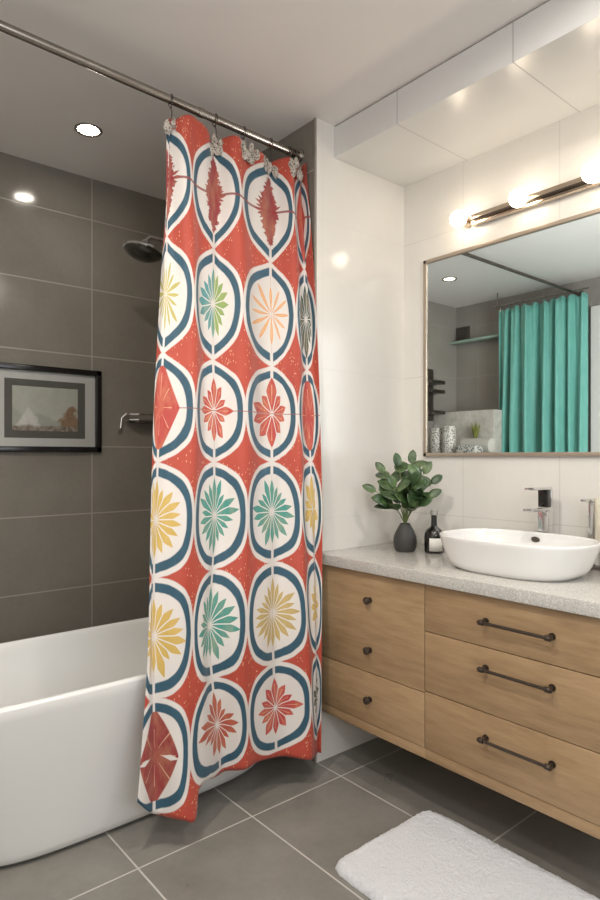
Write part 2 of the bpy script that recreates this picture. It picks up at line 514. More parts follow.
HEMU = [-.3, 0, .35, .5, .62, 1, 1.4, 1.6, 2, 2.5, 3, 3.5]
HEM = [0.182, 0.119, 0.099, 0.09, 0.165, 0.143, 0.147, 0.15, 0.137, 0.11, 0.096, 0.097]
HOOKU = [.08, .98, 1.62, 2.0, 2.6, 3.05]
def topz(u):
    k = [-.45] + HOOKU + [3.6]
    for a, b in zip(k, k[1:]):
        if a <= u <= b:
            s = math.sin(PI * (u - a) / (b - a)); return 2.400 + (.020 + .024 * min(1, (b - a))) * max(0, s) ** .5
    return 2.41
def curtain_mesh():
    bm = bmesh.new(); NU, NV = 230, 170
    uvl = bm.loops.layers.uv.new('UVMap')
    grid = []
    for i in range(NU + 1):
        u = -.3 + 3.8 * i / NU
        colx = [crom(UK, GX[k], u) for k in range(7)]; coly = [crom(UK, GY[k], u) for k in range(7)]
        zt = topz(u); zb = crom(HEMU, HEM, u)
        cl = []
        for j in range(NV + 1):
            z = zt + (zb - zt) * j / NV
            x = crom(ZT, colx, z); y = crom(ZT, coly, z)
            f = (zt - z) / (zt - zb)
            y += .008 * math.sin(u * 12.0 + 1.2 * math.sin(z * 3)) * (1 - .3 * f) + .004 * noise.noise(Vector((u * 5, z * 2.2, 3)))
            # gathers pulled back at the hooks
            tp = max(0, 1 - (zt - z) / .10) ** 2
            y += .016 * tp * (1 - (zt - 2.40) / .022)
            if y > YW - .03: x = min(x, XE - .010)
            cl.append((bm.verts.new((x, y, z)), (u, vofz(z + .05 * max(0, 1 - z / .6) * max(0, min(1, (.8 - u) / .3))))))
        grid.append(cl)
    for i in range(NU):
        for j in range(NV):
            q = (grid[i][j], grid[i + 1][j], grid[i + 1][j + 1], grid[i][j + 1])
            f = bm.faces.new([a[0] for a in q]); f.smooth = True
            for l, a in zip(f.loops, q): l[uvl].uv = ((a[1][0] + .5) / 4.0, (a[1][1] + .5) / 7.0)
    return bm
cur = empty('shower_curtain', (1.3, 1.95, 2.43), 'red, white and navy medallion print shower curtain hanging outside the white tub', 'shower curtain')
bm = curtain_mesh(); bmesh.ops.translate(bm, verts=bm.verts, vec=(-1.3, -1.95, -2.43))
me = bpy.data.meshes.new('printed_cloth'); bm.to_mesh(me); bm.free(); me.materials.append(M_curtain)
co = bpy.data.objects.new('printed_cloth', me); COL.objects.link(co); co.parent = cur
md = co.modifiers.new('thick', 'SOLIDIFY'); md.thickness = .0022; md.offset = 0
# knotted grey lining gathers at the header between the lobes
rng = random.Random(4)
def cloth_at(u, z):
    x = crom(ZT, [crom(UK, GX[k], u) for k in range(7)], z); y = crom(ZT, [crom(UK, GY[k], u) for k in range(7)], z)
    if y > YW - .03: x = min(x, XE - .012)
    return x, y
def gather_mat():
    t = NT('header_lining'); p, _ = t.pos()
    v = t.node('ShaderNodeTexVoronoi'); v.inputs['Scale'].default_value = 130; t.link(p, v.inputs['Vector'])
    t.base(t.ramp(X(t.nt, v.outputs['Distance']), [(.24, (.05, .05, .045)), (.34, (.30, .27, .23)), (.6, (.50, .45, .40))]))
    return t.set(Roughness=.4)
M_gather = gather_mat()
for u in HOOKU:
    x, y = cloth_at(u, 2.40)
    bm = bmesh.new()
    for k in range(9):
        c = Vector((min(x + rng.uniform(-.034, .034), XE - .02), y + rng.uniform(-.006, .006) - .010, 2.400 + rng.uniform(-.026, .018)))
        r = bmesh.ops.create_icosphere(bm, subdivisions=4, radius=.0105)
        for v in r['verts']:
            n = 1 - abs(noise.noise(v.co * 120 + Vector((k * 3, u * 7, 0)))) * 2.4
            v.co = c + Vector((v.co.x, v.co.y, v.co.z * 1.7)) * (.75 + n * .55)
            v.co.y = c.y + (v.co.y - c.y) * .7
    part('header_gather', bm, M_gather, cur)

# rod + hooks
YR, ZR = 1.98, 2.483
def zrod(x): return ZR + (XE - x) * .0224
rod = empty('shower_rod', (XE, YR, ZR), 'brushed metal shower rod carrying the patterned curtain below the ceiling', 'curtain rod')
bm = bmesh.new(); tube(bm, [(X0 + .005, YR, zrod(X0)), (.9, YR, zrod(.9)), (XE - .002, YR, zrod(XE))], .0145, 20); part('rod_tube', bm, M_steel, rod)
bm = bmesh.new(); lathe(bm, [(.0001, -.014), (.018, -.014), (.026, -.008), (.028, 0)], (XE, YR, ZR), axis='X'); part('end_flange', bm, M_steel, rod)
bm = bmesh.new(); lathe(bm, [(.028, 0), (.026, .008), (.018, .014), (.0001, .014)], (X0, YR, zrod(X0)), axis='X'); part('end_flange', bm, M_steel, rod)
bm = bmesh.new(); lathe(bm, [(.014, -.01), (.0165, -.01), (.0165, .01), (.014, .01)], (1.19, YR, zrod(1.19)), axis='X'); part('joint_collar', bm, M_steel, rod)
hb = None
HLAB = ['bronze curtain ring at the free end of the patterned curtain', 'bronze curtain ring, second along the rod from the free end',
        'bronze curtain ring above the second red lobe of the patterned curtain', 'bronze curtain ring in the middle of the patterned curtain header',
        'bronze curtain ring, second along the rod from the wall', 'bronze curtain ring closest to the grey tiled wall']
for i, u in enumerate(HOOKU):
    x, y = cloth_at(u, 2.41)
    x = min(x, XE - .03)
    if hb is None:
        hb = empty('curtain_hook', (x, YR, zrod(x)), None, 'curtain ring', 'metal rings on the shower rod')
        bm = bmesh.new(); L = hb.location
        pts = [(L.x + .002 * math.sin(a), L.y + .0195 * math.sin(a), L.z - .003 + .0205 * math.cos(a)) for a in [2 * PI * k / 24 for k in range(24)]]
        tube(bm, pts, .0017, 8, closed=True); part('ring', bm, M_bronze, hb)
        bm = bmesh.new(); bmesh.ops.create_uvsphere(bm, u_segments=12, v_segments=8, radius=.0042)
        bmesh.ops.translate(bm, verts=bm.verts, vec=(L.x, L.y, L.z - .027)); part('bead', bm, M_bronze, hb)
        bm = bmesh.new()
        tube(bm, [(L.x, L.y, L.z - .029), (L.x + .002, L.y - .004, L.z - .04), (L.x, L.y - .008, L.z - .055), (L.x - .004, L.y - .014, L.z - .072), (L.x, L.y - .02, L.z - .078)], .0016, 8)
        part('hook_wire', bm, M_bronze, hb)
        h = hb
    else:
        h = copy_tree(hb); h.location = (x, YR, zrod(x))
    h['label'] = HLAB[i]; h['group'] = 'metal rings on the shower rod'; h['category'] = 'curtain ring'

# ------------------------------------------------------------------ recessed lamps, with unseen fill lamps added
def downlight(x, y, label, strength, col=(1, .86, .68), z=H, r=.042, grp='recessed ceiling lamps'):
    t = empty('recessed_lamp', (x, y, z), label, 'ceiling lamp', grp)
    bm = bmesh.new(); lathe(bm, [(r, .0), (r + .002, -.004), (r + .010, -.006), (r + .014, -.003), (r + .0145, .0)], (x, y, z), 40, False, False)
    part('trim_ring', bm, M_steel, t)
    bm = bmesh.new(); lathe(bm, [(.0001, -.003), (r * .7, -.003), (r, -.001)], (x, y, z), 40, False, False)
    part('lamp_lens', bm, emit('lamp_lens_glow', col, strength), t)
    return t
downlight(1.0, 2.56, 'small round recessed lamp glowing in the ceiling above the bathtub', 150, (1, .92, .80))
downlight(.35, 1.15, 'unseen round fill lamp added in the ceiling in front of the tub', 780, (1, .93, .82), r=.06)  # this and the next two lamps are unseen, added as fill
downlight(1.25, .55, 'unseen round fill lamp added in the ceiling over the bath mat', 470, (1, .95, .87), r=.06)
downlight(-.35, .1, 'unseen round fill lamp added in the ceiling behind the viewer', 640, (1, .94, .85), r=.06)
# added fill light set at the made-up window behind the camera
def area(name, loc, rot, sx, sy, power, col):
    d = bpy.data.lights.new(name, 'AREA'); d.shape = 'RECTANGLE'; d.size = sx; d.size_y = sy; d.energy = power; d.color = col
    o = bpy.data.objects.new(name, d); COL.objects.link(o); o.location = loc; o.rotation_euler = rot; return o
area('front_fill_light', ((WX0 + WX1) / 2, Y0 - .12, (WZ0 + WZ1) / 2), (R(90), 0, 0), 1.4, 1.2, 38, (.93, .96, 1))

# ------------------------------------------------------------------ vanity
VX = 1.675
def knob(parent, x, y, z):
    bm = bmesh.new(); lathe(bm, [(.011, 0), (.011, -.003), (.005, -.005), (.005, -.010), (.011, -.013), (.0145, -.018), (.0135, -.023), (.007, -.026), (.0001, -.027)], (x, y, z), 24, True, False, 'X')
    part('knob', bm, M_bronze, parent)
def handle(parent, x, y0, y1, z):
    bm = bmesh.new()
    tube(bm, [(x - .027, y0 - .012, z), (x - .027, y1 + .012, z)], .0052, 12)
    for y in (y0, y1):
        tube(bm, [(x, y, z), (x - .027, y, z)], .0065, 12)
        lathe(bm, [(.0105, 0), (.0105, -.004)], (x, y, z), 20, True, True, 'X')
        s = -1 if y == y0 else 1
        lathe(bm, [(.0080, -.008), (.0085, -.006), (.0085, .006), (.0080, .008)], (x - .027, y, z), 16, True, True, 'Y')
    part('bar_handle', bm, M_bronze, parent)
def front(name, parent, y0, y1, z0, z1):
    bm = bmesh.new(); box(bm, (VX, y0 + .0015, z0 + .0015), (VX + .018, y1 - .0015, z1 - .0015), .0012, 2)
    return part(name, bm, M_wood, parent)
YL, YD, YN = YW - .012, 1.337, .663
cab = empty('vanity_cabinet', (VX + .02, (YL + YD) / 2, .22), 'narrow oak cabinet unit with three round dark knobs beside the curtain', 'cabinet')
bm = bmesh.new(); box(bm, (VX + .0185, YD, .25), (XM - .002, YL, .806)); part('carcass', bm, M_gap, cab, smooth=False)
bm = bmesh.new(); box(bm, (VX + .002, YD, .215), (XM - .002, YL, .2495), .001); part('bottom_panel', bm, M_wood, cab)
d = front('door', cab, YD, YL, .437, .806); knob(d, VX, 1.59, .706); knob(d, VX, 1.59, .522)
d = front('drawer', cab, YD, YL, .25, .437); knob(d, VX, 1.59, .340)
cab2 = empty('drawer_cabinet', (VX + .02, (YN + YD) / 2, .22), 'wide oak drawer unit with three long dark bar handles below the basin', 'cabinet')
bm = bmesh.new(); box(bm, (VX + .0195, YN - .0005, .25), (XM - .002, YN + .0155, .806), .001); part('side_panel', bm, M_wood, cab2)
bm = bmesh.new(); box(bm, (VX + .0185, YN + .016, .25), (XM - .002, YD - .0005, .806)); part('carcass', bm, M_gap, cab2, smooth=False)
bm = bmesh.new(); box(bm, (VX + .002, YN, .215), (XM - .002, YD - .0005, .2495), .001); part('bottom_panel', bm, M_wood, cab2)
for z0, z1, hz in ((.646, .806, .727), (.444, .646, .583), (.25, .444, .367)):
    d = front('drawer', cab2, YN, YD, z0, z1); handle(d, VX, .885, 1.100, hz)
bm = bmesh.new(); box(bm, (1.655, YN - .01, .808), (XM - .001, YW - .001, .85), .003, 3)
ct = finish('countertop', bm, M_stone); tag(ct, 'pale speckled stone countertop lying across the two oak cabinet units', 'countertop')

# basin
BCX, BCY = 1.905, 1.135
basin = empty('basin', (BCX, BCY, .85), 'oval white ceramic vessel basin standing on the speckled countertop', 'basin')
bm = bmesh.new(); rings = []
def br(z, a, b, n=2.7): return superring(BCX, BCY, a, b, z, n, 96)
A1, B1, zb, zt = .178, .262, .850, .966
rings += [br(zb, .134, .190), br(zb + .002, .142, .200), br(zb + .009, .149, .210)]
for i in range(1, 12):
    f = i / 11; g = f ** .62
    rings.append(br(zb + .008 + (zt - .008 - zb - .008 + .002) * f, .149 + (A1 - .149) * g, .210 + (B1 - .210) * g))
for k in range(1, 7):
    a = PI * k / 7; r = .0055; ins = r * (1 - math.cos(a)); rings.append(br(zt - .006 + r * math.sin(a), A1 - ins, B1 - ins))
for i in range(0, 12):
    f = i / 11; ins = .011 + .11 * (1 - math.sqrt(max(0, 1 - f ** 2.2)))
    rings.append(br(zt - .008 - .088 * f, A1 - ins, B1 - ins * 1.15))
rings.append(br(zt - .097, .03, .06)); rings.append(br(zt - .098, .01, .012))
loft(bm, rings); part('bowl', bm, M_basin, basin, auto=60)
bm = bmesh.new(); lathe(bm, [(.0001, .003), (.02, .003), (.023, 0)], (BCX, BCY, zt - .0965), cap0=False, cap1=False); part('drain', bm, M_chrome, basin)
bm = bmesh.new()
lathe(bm, [(.0001, -.0055), (.008, -.0055), (.0145, -.004), (.0165, 0)], (0, 0, 0), 28, False, False, 'X')
for v in bm.verts: v.co.z *= .62
bmesh.ops.rotate(bm, verts=bm.verts, cent=(0, 0, 0), matrix=Matrix.Rotation(R(-14), 3, 'Y'))
bmesh.ops.translate(bm, verts=bm.verts, vec=(BCX + A1 - .0165, BCY + .02, .940)); part('overflow_cap', bm, M_bronze, basin)

# tap
tx, ty = 2.125, 1.15
tap = empty('basin_tap', (tx, ty, .85), 'tall square chrome mixer tap behind the white oval basin', 'tap')
bm = bmesh.new(); box(bm, (tx - .026, ty - .024, .85), (tx + .026, ty + .024, .856), .002); part('base_plate', bm, M_chrome, tap)
bm = bmesh.new(); box(bm, (tx - .019, ty - .019, .856), (tx + .019, ty + .019, 1.040), .003); part('column', bm, M_chrome, tap)
bm = bmesh.new(); box(bm, (tx - .120, ty - .019, 1.041), (tx + .019, ty + .019, 1.052), .003); part('spout', bm, M_chrome, tap)
bm = bmesh.new(); box(bm, (tx - .017, ty - .019, 1.053), (tx + .006, ty + .019, 1.115), .002); part('cartridge_housing', bm, M_soap, tap)
bm = bmesh.new(); box(bm, (tx + .0065, ty - .021, 1.053), (tx + .019, ty + .021, 1.115), .002); part('back_post', bm, M_chrome, tap)
bm = bmesh.new(); box(bm, (tx - .110, ty - .019, 1.116), (tx + .019, ty + .019, 1.125), .003); part('lever', bm, M_chrome, tap)

# towel stand at the right of the basin
sx, sy = 2.145, .992
st = empty('towel_stand', (sx, sy, .85), 'chrome countertop towel stand just right of the oval basin', 'towel stand')
bm = bmesh.new(); lathe(bm, [(.04, 0), (.04, .005), (.036, .008), (.0001, .009)], (sx, sy, .85), 36, True, False); part('base_plate', bm, M_bronze, st)
bm = bmesh.new(); box(bm, (sx - .010, sy - .008, .858), (sx + .010, sy + .008, 1.080), .003); part('post', bm, M_chrome, st)
bm = bmesh.new(); box(bm, (sx - .060, sy - .011, 1.080), (sx + .012, sy + .012, 1.090), .003); part('top_plate', bm, M_chrome, st)
bm = bmesh.new(); tube(bm, [(sx - .008, sy - .006, 1.074), (sx - .008, sy - .135, 1.074)], .0055, 12); part('towel_bar', bm, M_chrome, st)
bm = bmesh.new()
prof = []
for k in range(33):
    f = k / 32
    if f < .45: z = .91 + (1.083 - .91) * f / .45; x = -.016
    elif f < .55: a = (f - .45) / .1 * PI; x = -.016 * math.cos(a) if False else -.016 + .032 * (f - .45) / .1; z = 1.083 + .004 * math.sin(a)
    else: z = 1.083 - (1.083 - .93) * (f - .55) / .45; x = .016
    prof.append((x, z))
g0 = []
for i in range(15):
    y = sy - .022 - .088 * i / 14
    g0.append([bm.verts.new((sx - .008 + x * .7 + .003 * math.sin(i * 1.3 + z * 20), y, z)) for x, z in prof])
for a, b in zip(g0, g0[1:]):
    for k in range(32): bm.faces.new((a[k], a[k + 1], b[k + 1], b[k]))
tw = finish('hand_towel', bm, M_cream); md = tw.modifiers.new('t', 'SOLIDIFY'); md.thickness = .007; md.offset = 1
tag(tw, 'small cream hand towel folded over the chrome countertop stand', 'towel')

# vase with leafy stems
vx, vy = 1.962, 1.666
bm = bmesh.new()
lathe(bm, [(.0001, 0), (.036, 0), (.040, .003), (.0455, .02), (.0475, .04), (.0455, .06), (.038, .08), (.028, .098), (.0215, .108), (.0205, .113), (.018, .113), (.017, .108), (.02, .09), (.03, .06), (.03, .02), (.0001, .012)], (vx, vy, .85), 40, False, False)
va = finish('vase', bm, M_vase); tag(va, 'small dark matte bottle-shaped vase holding leafy stems on the countertop', 'vase')
pl = empty('leafy_branches', (vx, vy, .95), 'bunch of glossy dark green leafy stems standing in the dark vase', 'plant')
rr = random.Random(11)
bs = bmesh.new(); bl = bmesh.new()
def leaf(bm, p, d, L, W, up):
    d = d.normalized(); s = d.cross(up); s = s.normalized() if s.length > .05 else d.orthogonal().normalized(); n = s.cross(d).normalized()
    rows = []
    N = 7
    for i in range(N + 1):
        f = i / N; w = W * math.sin(PI * min(1, f * .93 + .04)) ** .62 * (1 - .12 * f) * (0.08 if i == 0 else 1)
        if i == N: w = W * .06
        droop = -.18 * L * f * f
        c = p + d * L * f + n * droop
        rows.append([bm.verts.new(c + s * w * k / 2 + n * (.16 * w * (abs(k) / 2) ** 1.5)) for k in (-2, -1, 0, 1, 2)])
    for a, b in zip(rows, rows[1:]):
        for k in range(4): bm.faces.new((a[k], a[k + 1], b[k + 1], b[k]))
# camera-right / up spread, the stems lean in all directions
rt = Vector((.765, -.644, 0)); fw = Vector((.644, .765, 0))
tips = [(-.125, .155, 0), (-.085, .235, .02), (-.03, .265, -.02), (.03, .28, .02), (.075, .235, -.02), (.115, .19, .01), (.09, .135, -.04), (-.05, .175, -.05), (.02, .19, -.06), (-.09, .11, -.03), (.05, .10, -.05)]
for (a, h, b) in tips:
    a *= .95; h *= .93
    base = Vector((vx, vy, .955)); tip = Vector((vx, vy, .95)) + rt * a + fw * b + Vector((0, 0, h * .98))
    if tip.y > YW - .05: tip.y = YW - .05
    mid = base.lerp(tip, .5) + Vector((0, 0, .03)) - rt * a * .2
    pts = []
    for i in range(9):
        f = i / 8; pts.append(base * (1 - f) ** 2 + mid * 2 * f * (1 - f) + tip * f * f)
    tube(bs, pts, [.0028 - .0014 * i / 8 for i in range(9)], 6)
    nl = 5 if h > .15 else 3
    for j in range(nl):
        f = .42 + .56 * (j + .5) / nl; p = pts[min(8, int(f * 8))]
        ang = rr.uniform(0, 2 * PI); dd = rt * math.cos(ang) * .9 + fw * math.sin(ang) * .6 + Vector((0, 0, rr.uniform(-.15, .55))) + (tip - base).normalized() * .45
        L = rr.uniform(.062, .088)
        e = p + dd.normalized() * L
        if e.y > YW - .012: dd.y = -abs(dd.y)
        leaf(bl, p, dd, L, rr.uniform(.025, .034), (Vector((0, 0, 1)) - fw * rr.uniform(.3, 1.3) + rt * rr.uniform(-.5, .5)).normalized())
    leaf(bl, pts[-1], (tip - pts[-3]), .06, .019, (Vector((0, 0, .6)) - fw).normalized())
part('stems', bs, M_stem, pl)
lo = part('leaves', bl, M_leaf, pl, auto=80)
md = lo.modifiers.new('t', 'SOLIDIFY'); md.thickness = .0006

# soap bottle
bx, by = 2.02, 1.565
bt = empty('soap_bottle', (bx, by, .85), 'black glass bottle with grey cap and blank white label beside the vase', 'bottle')
bm = bmesh.new(); lathe(bm, [(.0001, 0), (.034, 0), (.038, .003), (.039, .01), (.039, .062), (.037, .078), (.030, .092), (.018, .101), (.0125, .107), (.0115, .125), (.0115, .150), (.0001, .150)], (bx, by, .85), 40, False, False)
part('bottle_body', bm, M_soap, bt)
bm = bmesh.new(); lathe(bm, [(.0135, 0), (.015, .001), (.015, .018), (.013, .020), (.0001, .020)], (bx, by, 1.0), 28, True, False)
part('cap', bm, simple('grey_cap', (.33, .32, .29), .4), bt)
bm = bmesh.new(); g0 = []
for i in range(17):
    a = R(198 + 84 * i / 16 - 8); g0.append([bm.verts.new((bx + .0396 * math.cos(a), by + .0396 * math.sin(a), z)) for z in (.86, .911)])
for a, b in zip(g0, g0[1:]): bm.faces.new((a[0], b[0], b[1], a[1]))
lb = part('paper_label', bm, M_label, bt); lb['label'] = 'blank white paper label'
md = lb.modifiers.new('t', 'SOLIDIFY'); md.thickness = .0004; md.offset = 1

# ------------------------------------------------------------------ framed glass over the vanity
mi = empty('mirror', (XM, (MY0 + MY1) / 2, MZ0), 'wide wall mirror in a thin bronze frame above the basin', 'mirror')
bm = bmesh.new(); fwid = .016
for a, b in (((MY0, MZ0), (MY0 + fwid, MZ1)), ((MY1 - fwid, MZ0), (MY1, MZ1)), ((MY0, MZ0), (MY1, MZ0 + fwid)), ((MY0, MZ1 - fwid), (MY1, MZ1))):
    box(bm, (XM - .014, a[0], a[1]), (XM, b[0], b[1]), .0015)
part('mirror_frame', bm, M_gold, mi)
def glassmat():
    m = bpy.data.materials.new('clear_pane_glass'); m.use_nodes = True; nt = m.node_tree; nt.nodes.clear()  # clear pane with faint gloss; the mirror image is a room built behind
    o = nt.nodes.new('ShaderNodeOutputMaterial'); g = nt.nodes.new('ShaderNodeBsdfRefraction'); g.inputs['IOR'].default_value = 1.0
    g.inputs['Roughness'].default_value = 0; g.inputs['Color'].default_value = (.96, .975, .965, 1)
    gl = nt.nodes.new('ShaderNodeBsdfGlossy'); gl.inputs['Roughness'].default_value = .03
    mx = nt.nodes.new('ShaderNodeMixShader'); mx.inputs[0].default_value = .008
    nt.links.new(g.outputs[0], mx.inputs[1]); nt.links.new(gl.outputs[0], mx.inputs[2]); nt.links.new(mx.outputs[0], o.inputs[0])
    return m
bm = bmesh.new(); box(bm, (XM - .005, MY0 + .01, MZ0 + .01), (XM - .002, MY1 - .01, MZ1 - .01)); part('mirror_glass', bm, glassmat(), mi, smooth=False)

# ------------------------------------------------------------------ vanity light
lbY0, lbY1 = .70, 1.50
vl = empty('vanity_light', (XM, 1.12, 2.2), 'brushed nickel light bar with glowing round bulbs above the mirror', 'wall lamp')
bm = bmesh.new(); box(bm, (XM - .030, lbY0, 2.180), (XM, lbY1, 2.224), .004); part('back_bar', bm, M_nickel, vl)
bm = bmesh.new(); tube(bm, [(XM - .040, lbY0 + .01, 2.196), (XM - .040, lbY1 - .01, 2.196)], .005, 10); part('front_rail', bm, M_bronze, vl)
M_bulb = emit('bulb_glow', (1, .83, .62), 21)
for y in (1.53, 1.262, .985, .715):
    bm = bmesh.new(); lathe(bm, [(.02, .0), (.02, -.02), (.014, -.032), (.014, -.04)], (XM - .006, y, 2.205), 24, True, True, 'X'); s = part('lamp_socket', bm, M_nickel, vl)
    bm = bmesh.new(); bmesh.ops.create_uvsphere(bm, u_segments=24, v_segments=16, radius=.034); bmesh.ops.translate(bm, verts=bm.verts, vec=(XM - .072, y, 2.205)); part('bulb', bm, M_bulb, s)

# ------------------------------------------------------------------ picture
px0, px1, pz0, pz1 = .706, 1.228, 1.256, 1.655
pic = empty('framed_picture', ((px0 + px1) / 2, YB, pz0), 'small landscape picture in a black frame on the grey tiles over the tub', 'picture')
bm = bmesh.new(); fb = .026
for a, b in (((px0, pz0), (px0 + fb, pz1)), ((px1 - fb, pz0), (px1, pz1)), ((px0, pz0), (px1, pz0 + fb)), ((px0, pz1 - fb), (px1, pz1))):
    box(bm, (a[0], YB - .028, a[1]), (b[0], YB - .001, b[1]), .003)
part('picture_frame', bm, M_black, pic)
def flat(x0, z0, x1, z1, y):
    bm = bmesh.new(); box(bm, (x0, y, z0), (x1, y + .0015, z1)); return bm
part('outer_mount', flat(px0 + .015, pz0 + .015, px1 - .015, pz1 - .015, YB - .006), M_mat_white, pic, smooth=False)
part('inner_mount', flat(.785, 1.321, 1.152, 1.590, YB - .008), M_mat_grey, pic, smooth=False)
def art():
    t = NT('landscape_print'); p, (x, y, z) = t.pos()
    # local x: -.14..+.15 , z above frame foot: .098 .. .302
    n = t.noise(p, 16, 6, .62); n2 = t.noise(p, 60, 5, .7)
    sky = t.mix(n, (.36, .37, .30), (.62, .62, .53))
    hill = (z + (n - .5) * .10 + (x - .0) * .18).soft(.165, .012)
    c = t.mix(hill * .6, sky, (.34, .34, .28))
    mount = ((x + .08).abs() * 1.6 + (z - .10) + (n - .5) * .12).soft(.115, .02)
    c = t.mix(mount, c, t.mix(n2, (.50, .48, .43), (.80, .78, .72)))
    rust = ((x - .12).abs() * .9 + (z - .15).abs() * 1.2 + (n - .5) * .25).soft(.075, .03)
    c = t.mix(rust, c, t.mix(n2, (.13, .05, .02), (.44, .30, .18)))
    base = (z + (n - .5) * .05).soft(.122, .01)
    c = t.mix(base, c, t.mix(((n2 - .35) * 3.0).clamp(), (.10, .07, .045), (.46, .40, .32)))
    t.base(c); return t.set(Roughness=.6)
part('landscape_print', flat(.818, 1.354, 1.115, 1.558, YB - .010), art(), pic, smooth=False)
def thin_glass():
    m = bpy.data.materials.new('picture_glass'); m.use_nodes = True; nt = m.node_tree; nt.nodes.clear()
    o = nt.nodes.new('ShaderNodeOutputMaterial'); g = nt.nodes.new('ShaderNodeBsdfTransparent'); gl = nt.nodes.new('ShaderNodeBsdfGlossy'); gl.inputs['Roughness'].default_value = .08
    f = nt.nodes.new('ShaderNodeFresnel'); f.inputs['IOR'].default_value = 1.5; mx = nt.nodes.new('ShaderNodeMixShader')
    nt.links.new(f.outputs[0], mx.inputs[0]); nt.links.new(g.outputs[0], mx.inputs[1]); nt.links.new(gl.outputs[0], mx.inputs[2]); nt.links.new(mx.outputs[0], o.inputs[0])
    return m
bm = bmesh.new(); plane(bm, (px0 + .02, YB - .016, pz0 + .02), (px1 - .02, YB - .016, pz0 + .02), (px1 - .02, YB - .016, pz1 - .02), (px0 + .02, YB - .016, pz1 - .02))
part('picture_glass', bm, thin_glass(), pic, smooth=False)

# ------------------------------------------------------------------ shower head and shelf
sh = empty('overhead_shower', (XE, 2.52, 2.16), 'round chrome shower head on a long arm beside the curtain', 'shower head')
hx, hy, hz = 1.232, 2.52, 2.165
bm = bmesh.new(); lathe(bm, [(.03, 0), (.03, -.006), (.016, -.014)], (XE, hy, 2.16), 28, True, True, 'X'); part('wall_flange', bm, M_chrome, sh)
bm = bmesh.new(); tube(bm, [(XE - .005, hy, 2.16), (1.5, hy, 2.18), (1.36, hy, 2.192), (1.30, hy, 2.198), (1.257, hy, 2.196), (1.238, hy, 2.175)], .010, 14); part('shower_arm', bm, M_chrome, sh)
rotm = Matrix.Rotation(R(12), 3, 'Y')
def headpiece(name, prof, mat, seg=40, c0=False, c1=False, par=sh):
    bm = bmesh.new(); lathe(bm, prof, (0, 0, 0), seg, c0, c1)
    bmesh.ops.rotate(bm, verts=bm.verts, cent=(0, 0, 0), matrix=rotm)
    bmesh.ops.translate(bm, verts=bm.verts, vec=(hx, hy, hz - .02))
    return part(name, bm, mat, par)
hd = headpiece('spray_head', [(.014, .036), (.019, .024), (.030, .014), (.058, .004), (.080, -.008), (.086, -.014)], M_chrome, c0=True)
headpiece('head_rim', [(.083, -.010), (.088, -.012), (.089, -.017), (.085, -.021), (.081, -.020)], M_chrome, par=hd)
headpiece('spray_face', [(.084, -.018), (.074, -.030), (.050, -.044), (.022, -.051), (.0001, -.052)], simple('gunmetal', (.10, .095, .085), .18, .8), par=hd)
bm = bmesh.new(); box(bm, (1.36, hy - .03, 2.10), (1.40, hy + .01, 2.165), .006); tube(bm, [(1.38, hy, 2.11), (1.385, hy, 2.0), (1.40, hy + .02, 1.8)], .006, 8); part('diverter', bm, M_bronze, sh)
ss = empty('soap_shelf', (1.42, YB, 1.42), 'small chrome soap shelf on the grey tile wall beside the curtain edge', 'shelf')
bm = bmesh.new()
pts = [(1.55, YB - .004, 1.42), (1.55, YB - .07, 1.42), (1.53, YB - .095, 1.42), (1.39, YB - .095, 1.42), (1.36, YB - .07, 1.42), (1.36, YB - .004, 1.42)]
tube(bm, pts, .006, 10); tube(bm, [(p[0], p[1], p[2] + .028) for p in pts], .005, 10)
part('rails', bm, M_chrome, ss)
bm = bmesh.new(); box(bm, (1.38, YB - .09, 1.405), (1.54, YB - .002, 1.417), .004); part('tray', bm, M_steel, ss)
bm = bmesh.new()
tube(bm, [(1.385, YB - .06, 1.450), (1.345, YB - .05, 1.450), (1.325, YB - .045, 1.43), (1.320, YB - .04, 1.38), (1.325, YB - .005, 1.36)], .006, 10)
part('hook_bar', bm, M_chrome, ss)

# ------------------------------------------------------------------ bath mat
bm = bmesh.new(); NX, NY = 90, 150
mx0, mx1, my0, my1 = 1.268, 1.742, .62, 1.372
g = []
for i in range(NX + 1):
    row = []
    for j in range(NY + 1):
        fx, fy = i / NX * 2 - 1, j / NY * 2 - 1
        # rounded outline
        n = 14
        s = (abs(fx) ** n + abs(fy) ** n) ** (1 / n); mx_ = max(abs(fx), abs(fy), 1e-6)
        k = mx_ / max(s, 1e-6)
        x = (mx0 + mx1) / 2 + fx * k * (mx1 - mx0) / 2; y = (my0 + my1) / 2 + fy * k * (my1 - my0) / 2
        e = min((1 - abs(fx)) * (mx1 - mx0) / 2, (1 - abs(fy)) * (my1 - my0) / 2)
        z = .003 + .021 * min(1, max(0, e) / .018) ** .45
        z += .0028 * noise.noise(Vector((x * 70, y * 70, 0))) + .0020 * noise.noise(Vector((x * 170, y * 170, 4))) + .002 * noise.noise(Vector((x * 12, y * 12, 1)))
        if e < .004:
            x += .003 * noise.noise(Vector((x * 90, y * 90, 9))); y += .003 * noise.noise(Vector((x * 90, y * 90, 19)))
        row.append(bm.verts.new((x, y, max(z, .002))))
    g.append(row)
for i in range(NX):
    for j in range(NY): bm.faces.new((g[i][j], g[i + 1][j], g[i + 1][j + 1], g[i][j + 1]))
ed = [e for e in bm.edges if e.is_boundary]
r = bmesh.ops.extrude_edge_only(bm, edges=ed)
for v in [v for v in r['geom'] if isinstance(v, bmesh.types.BMVert)]: v.co.z = .0005
rug = finish('bath_mat', bm, M_rug, auto=80); tag(rug, 'fluffy white rectangular bath mat on the grey floor tiles by the vanity', 'bath mat')

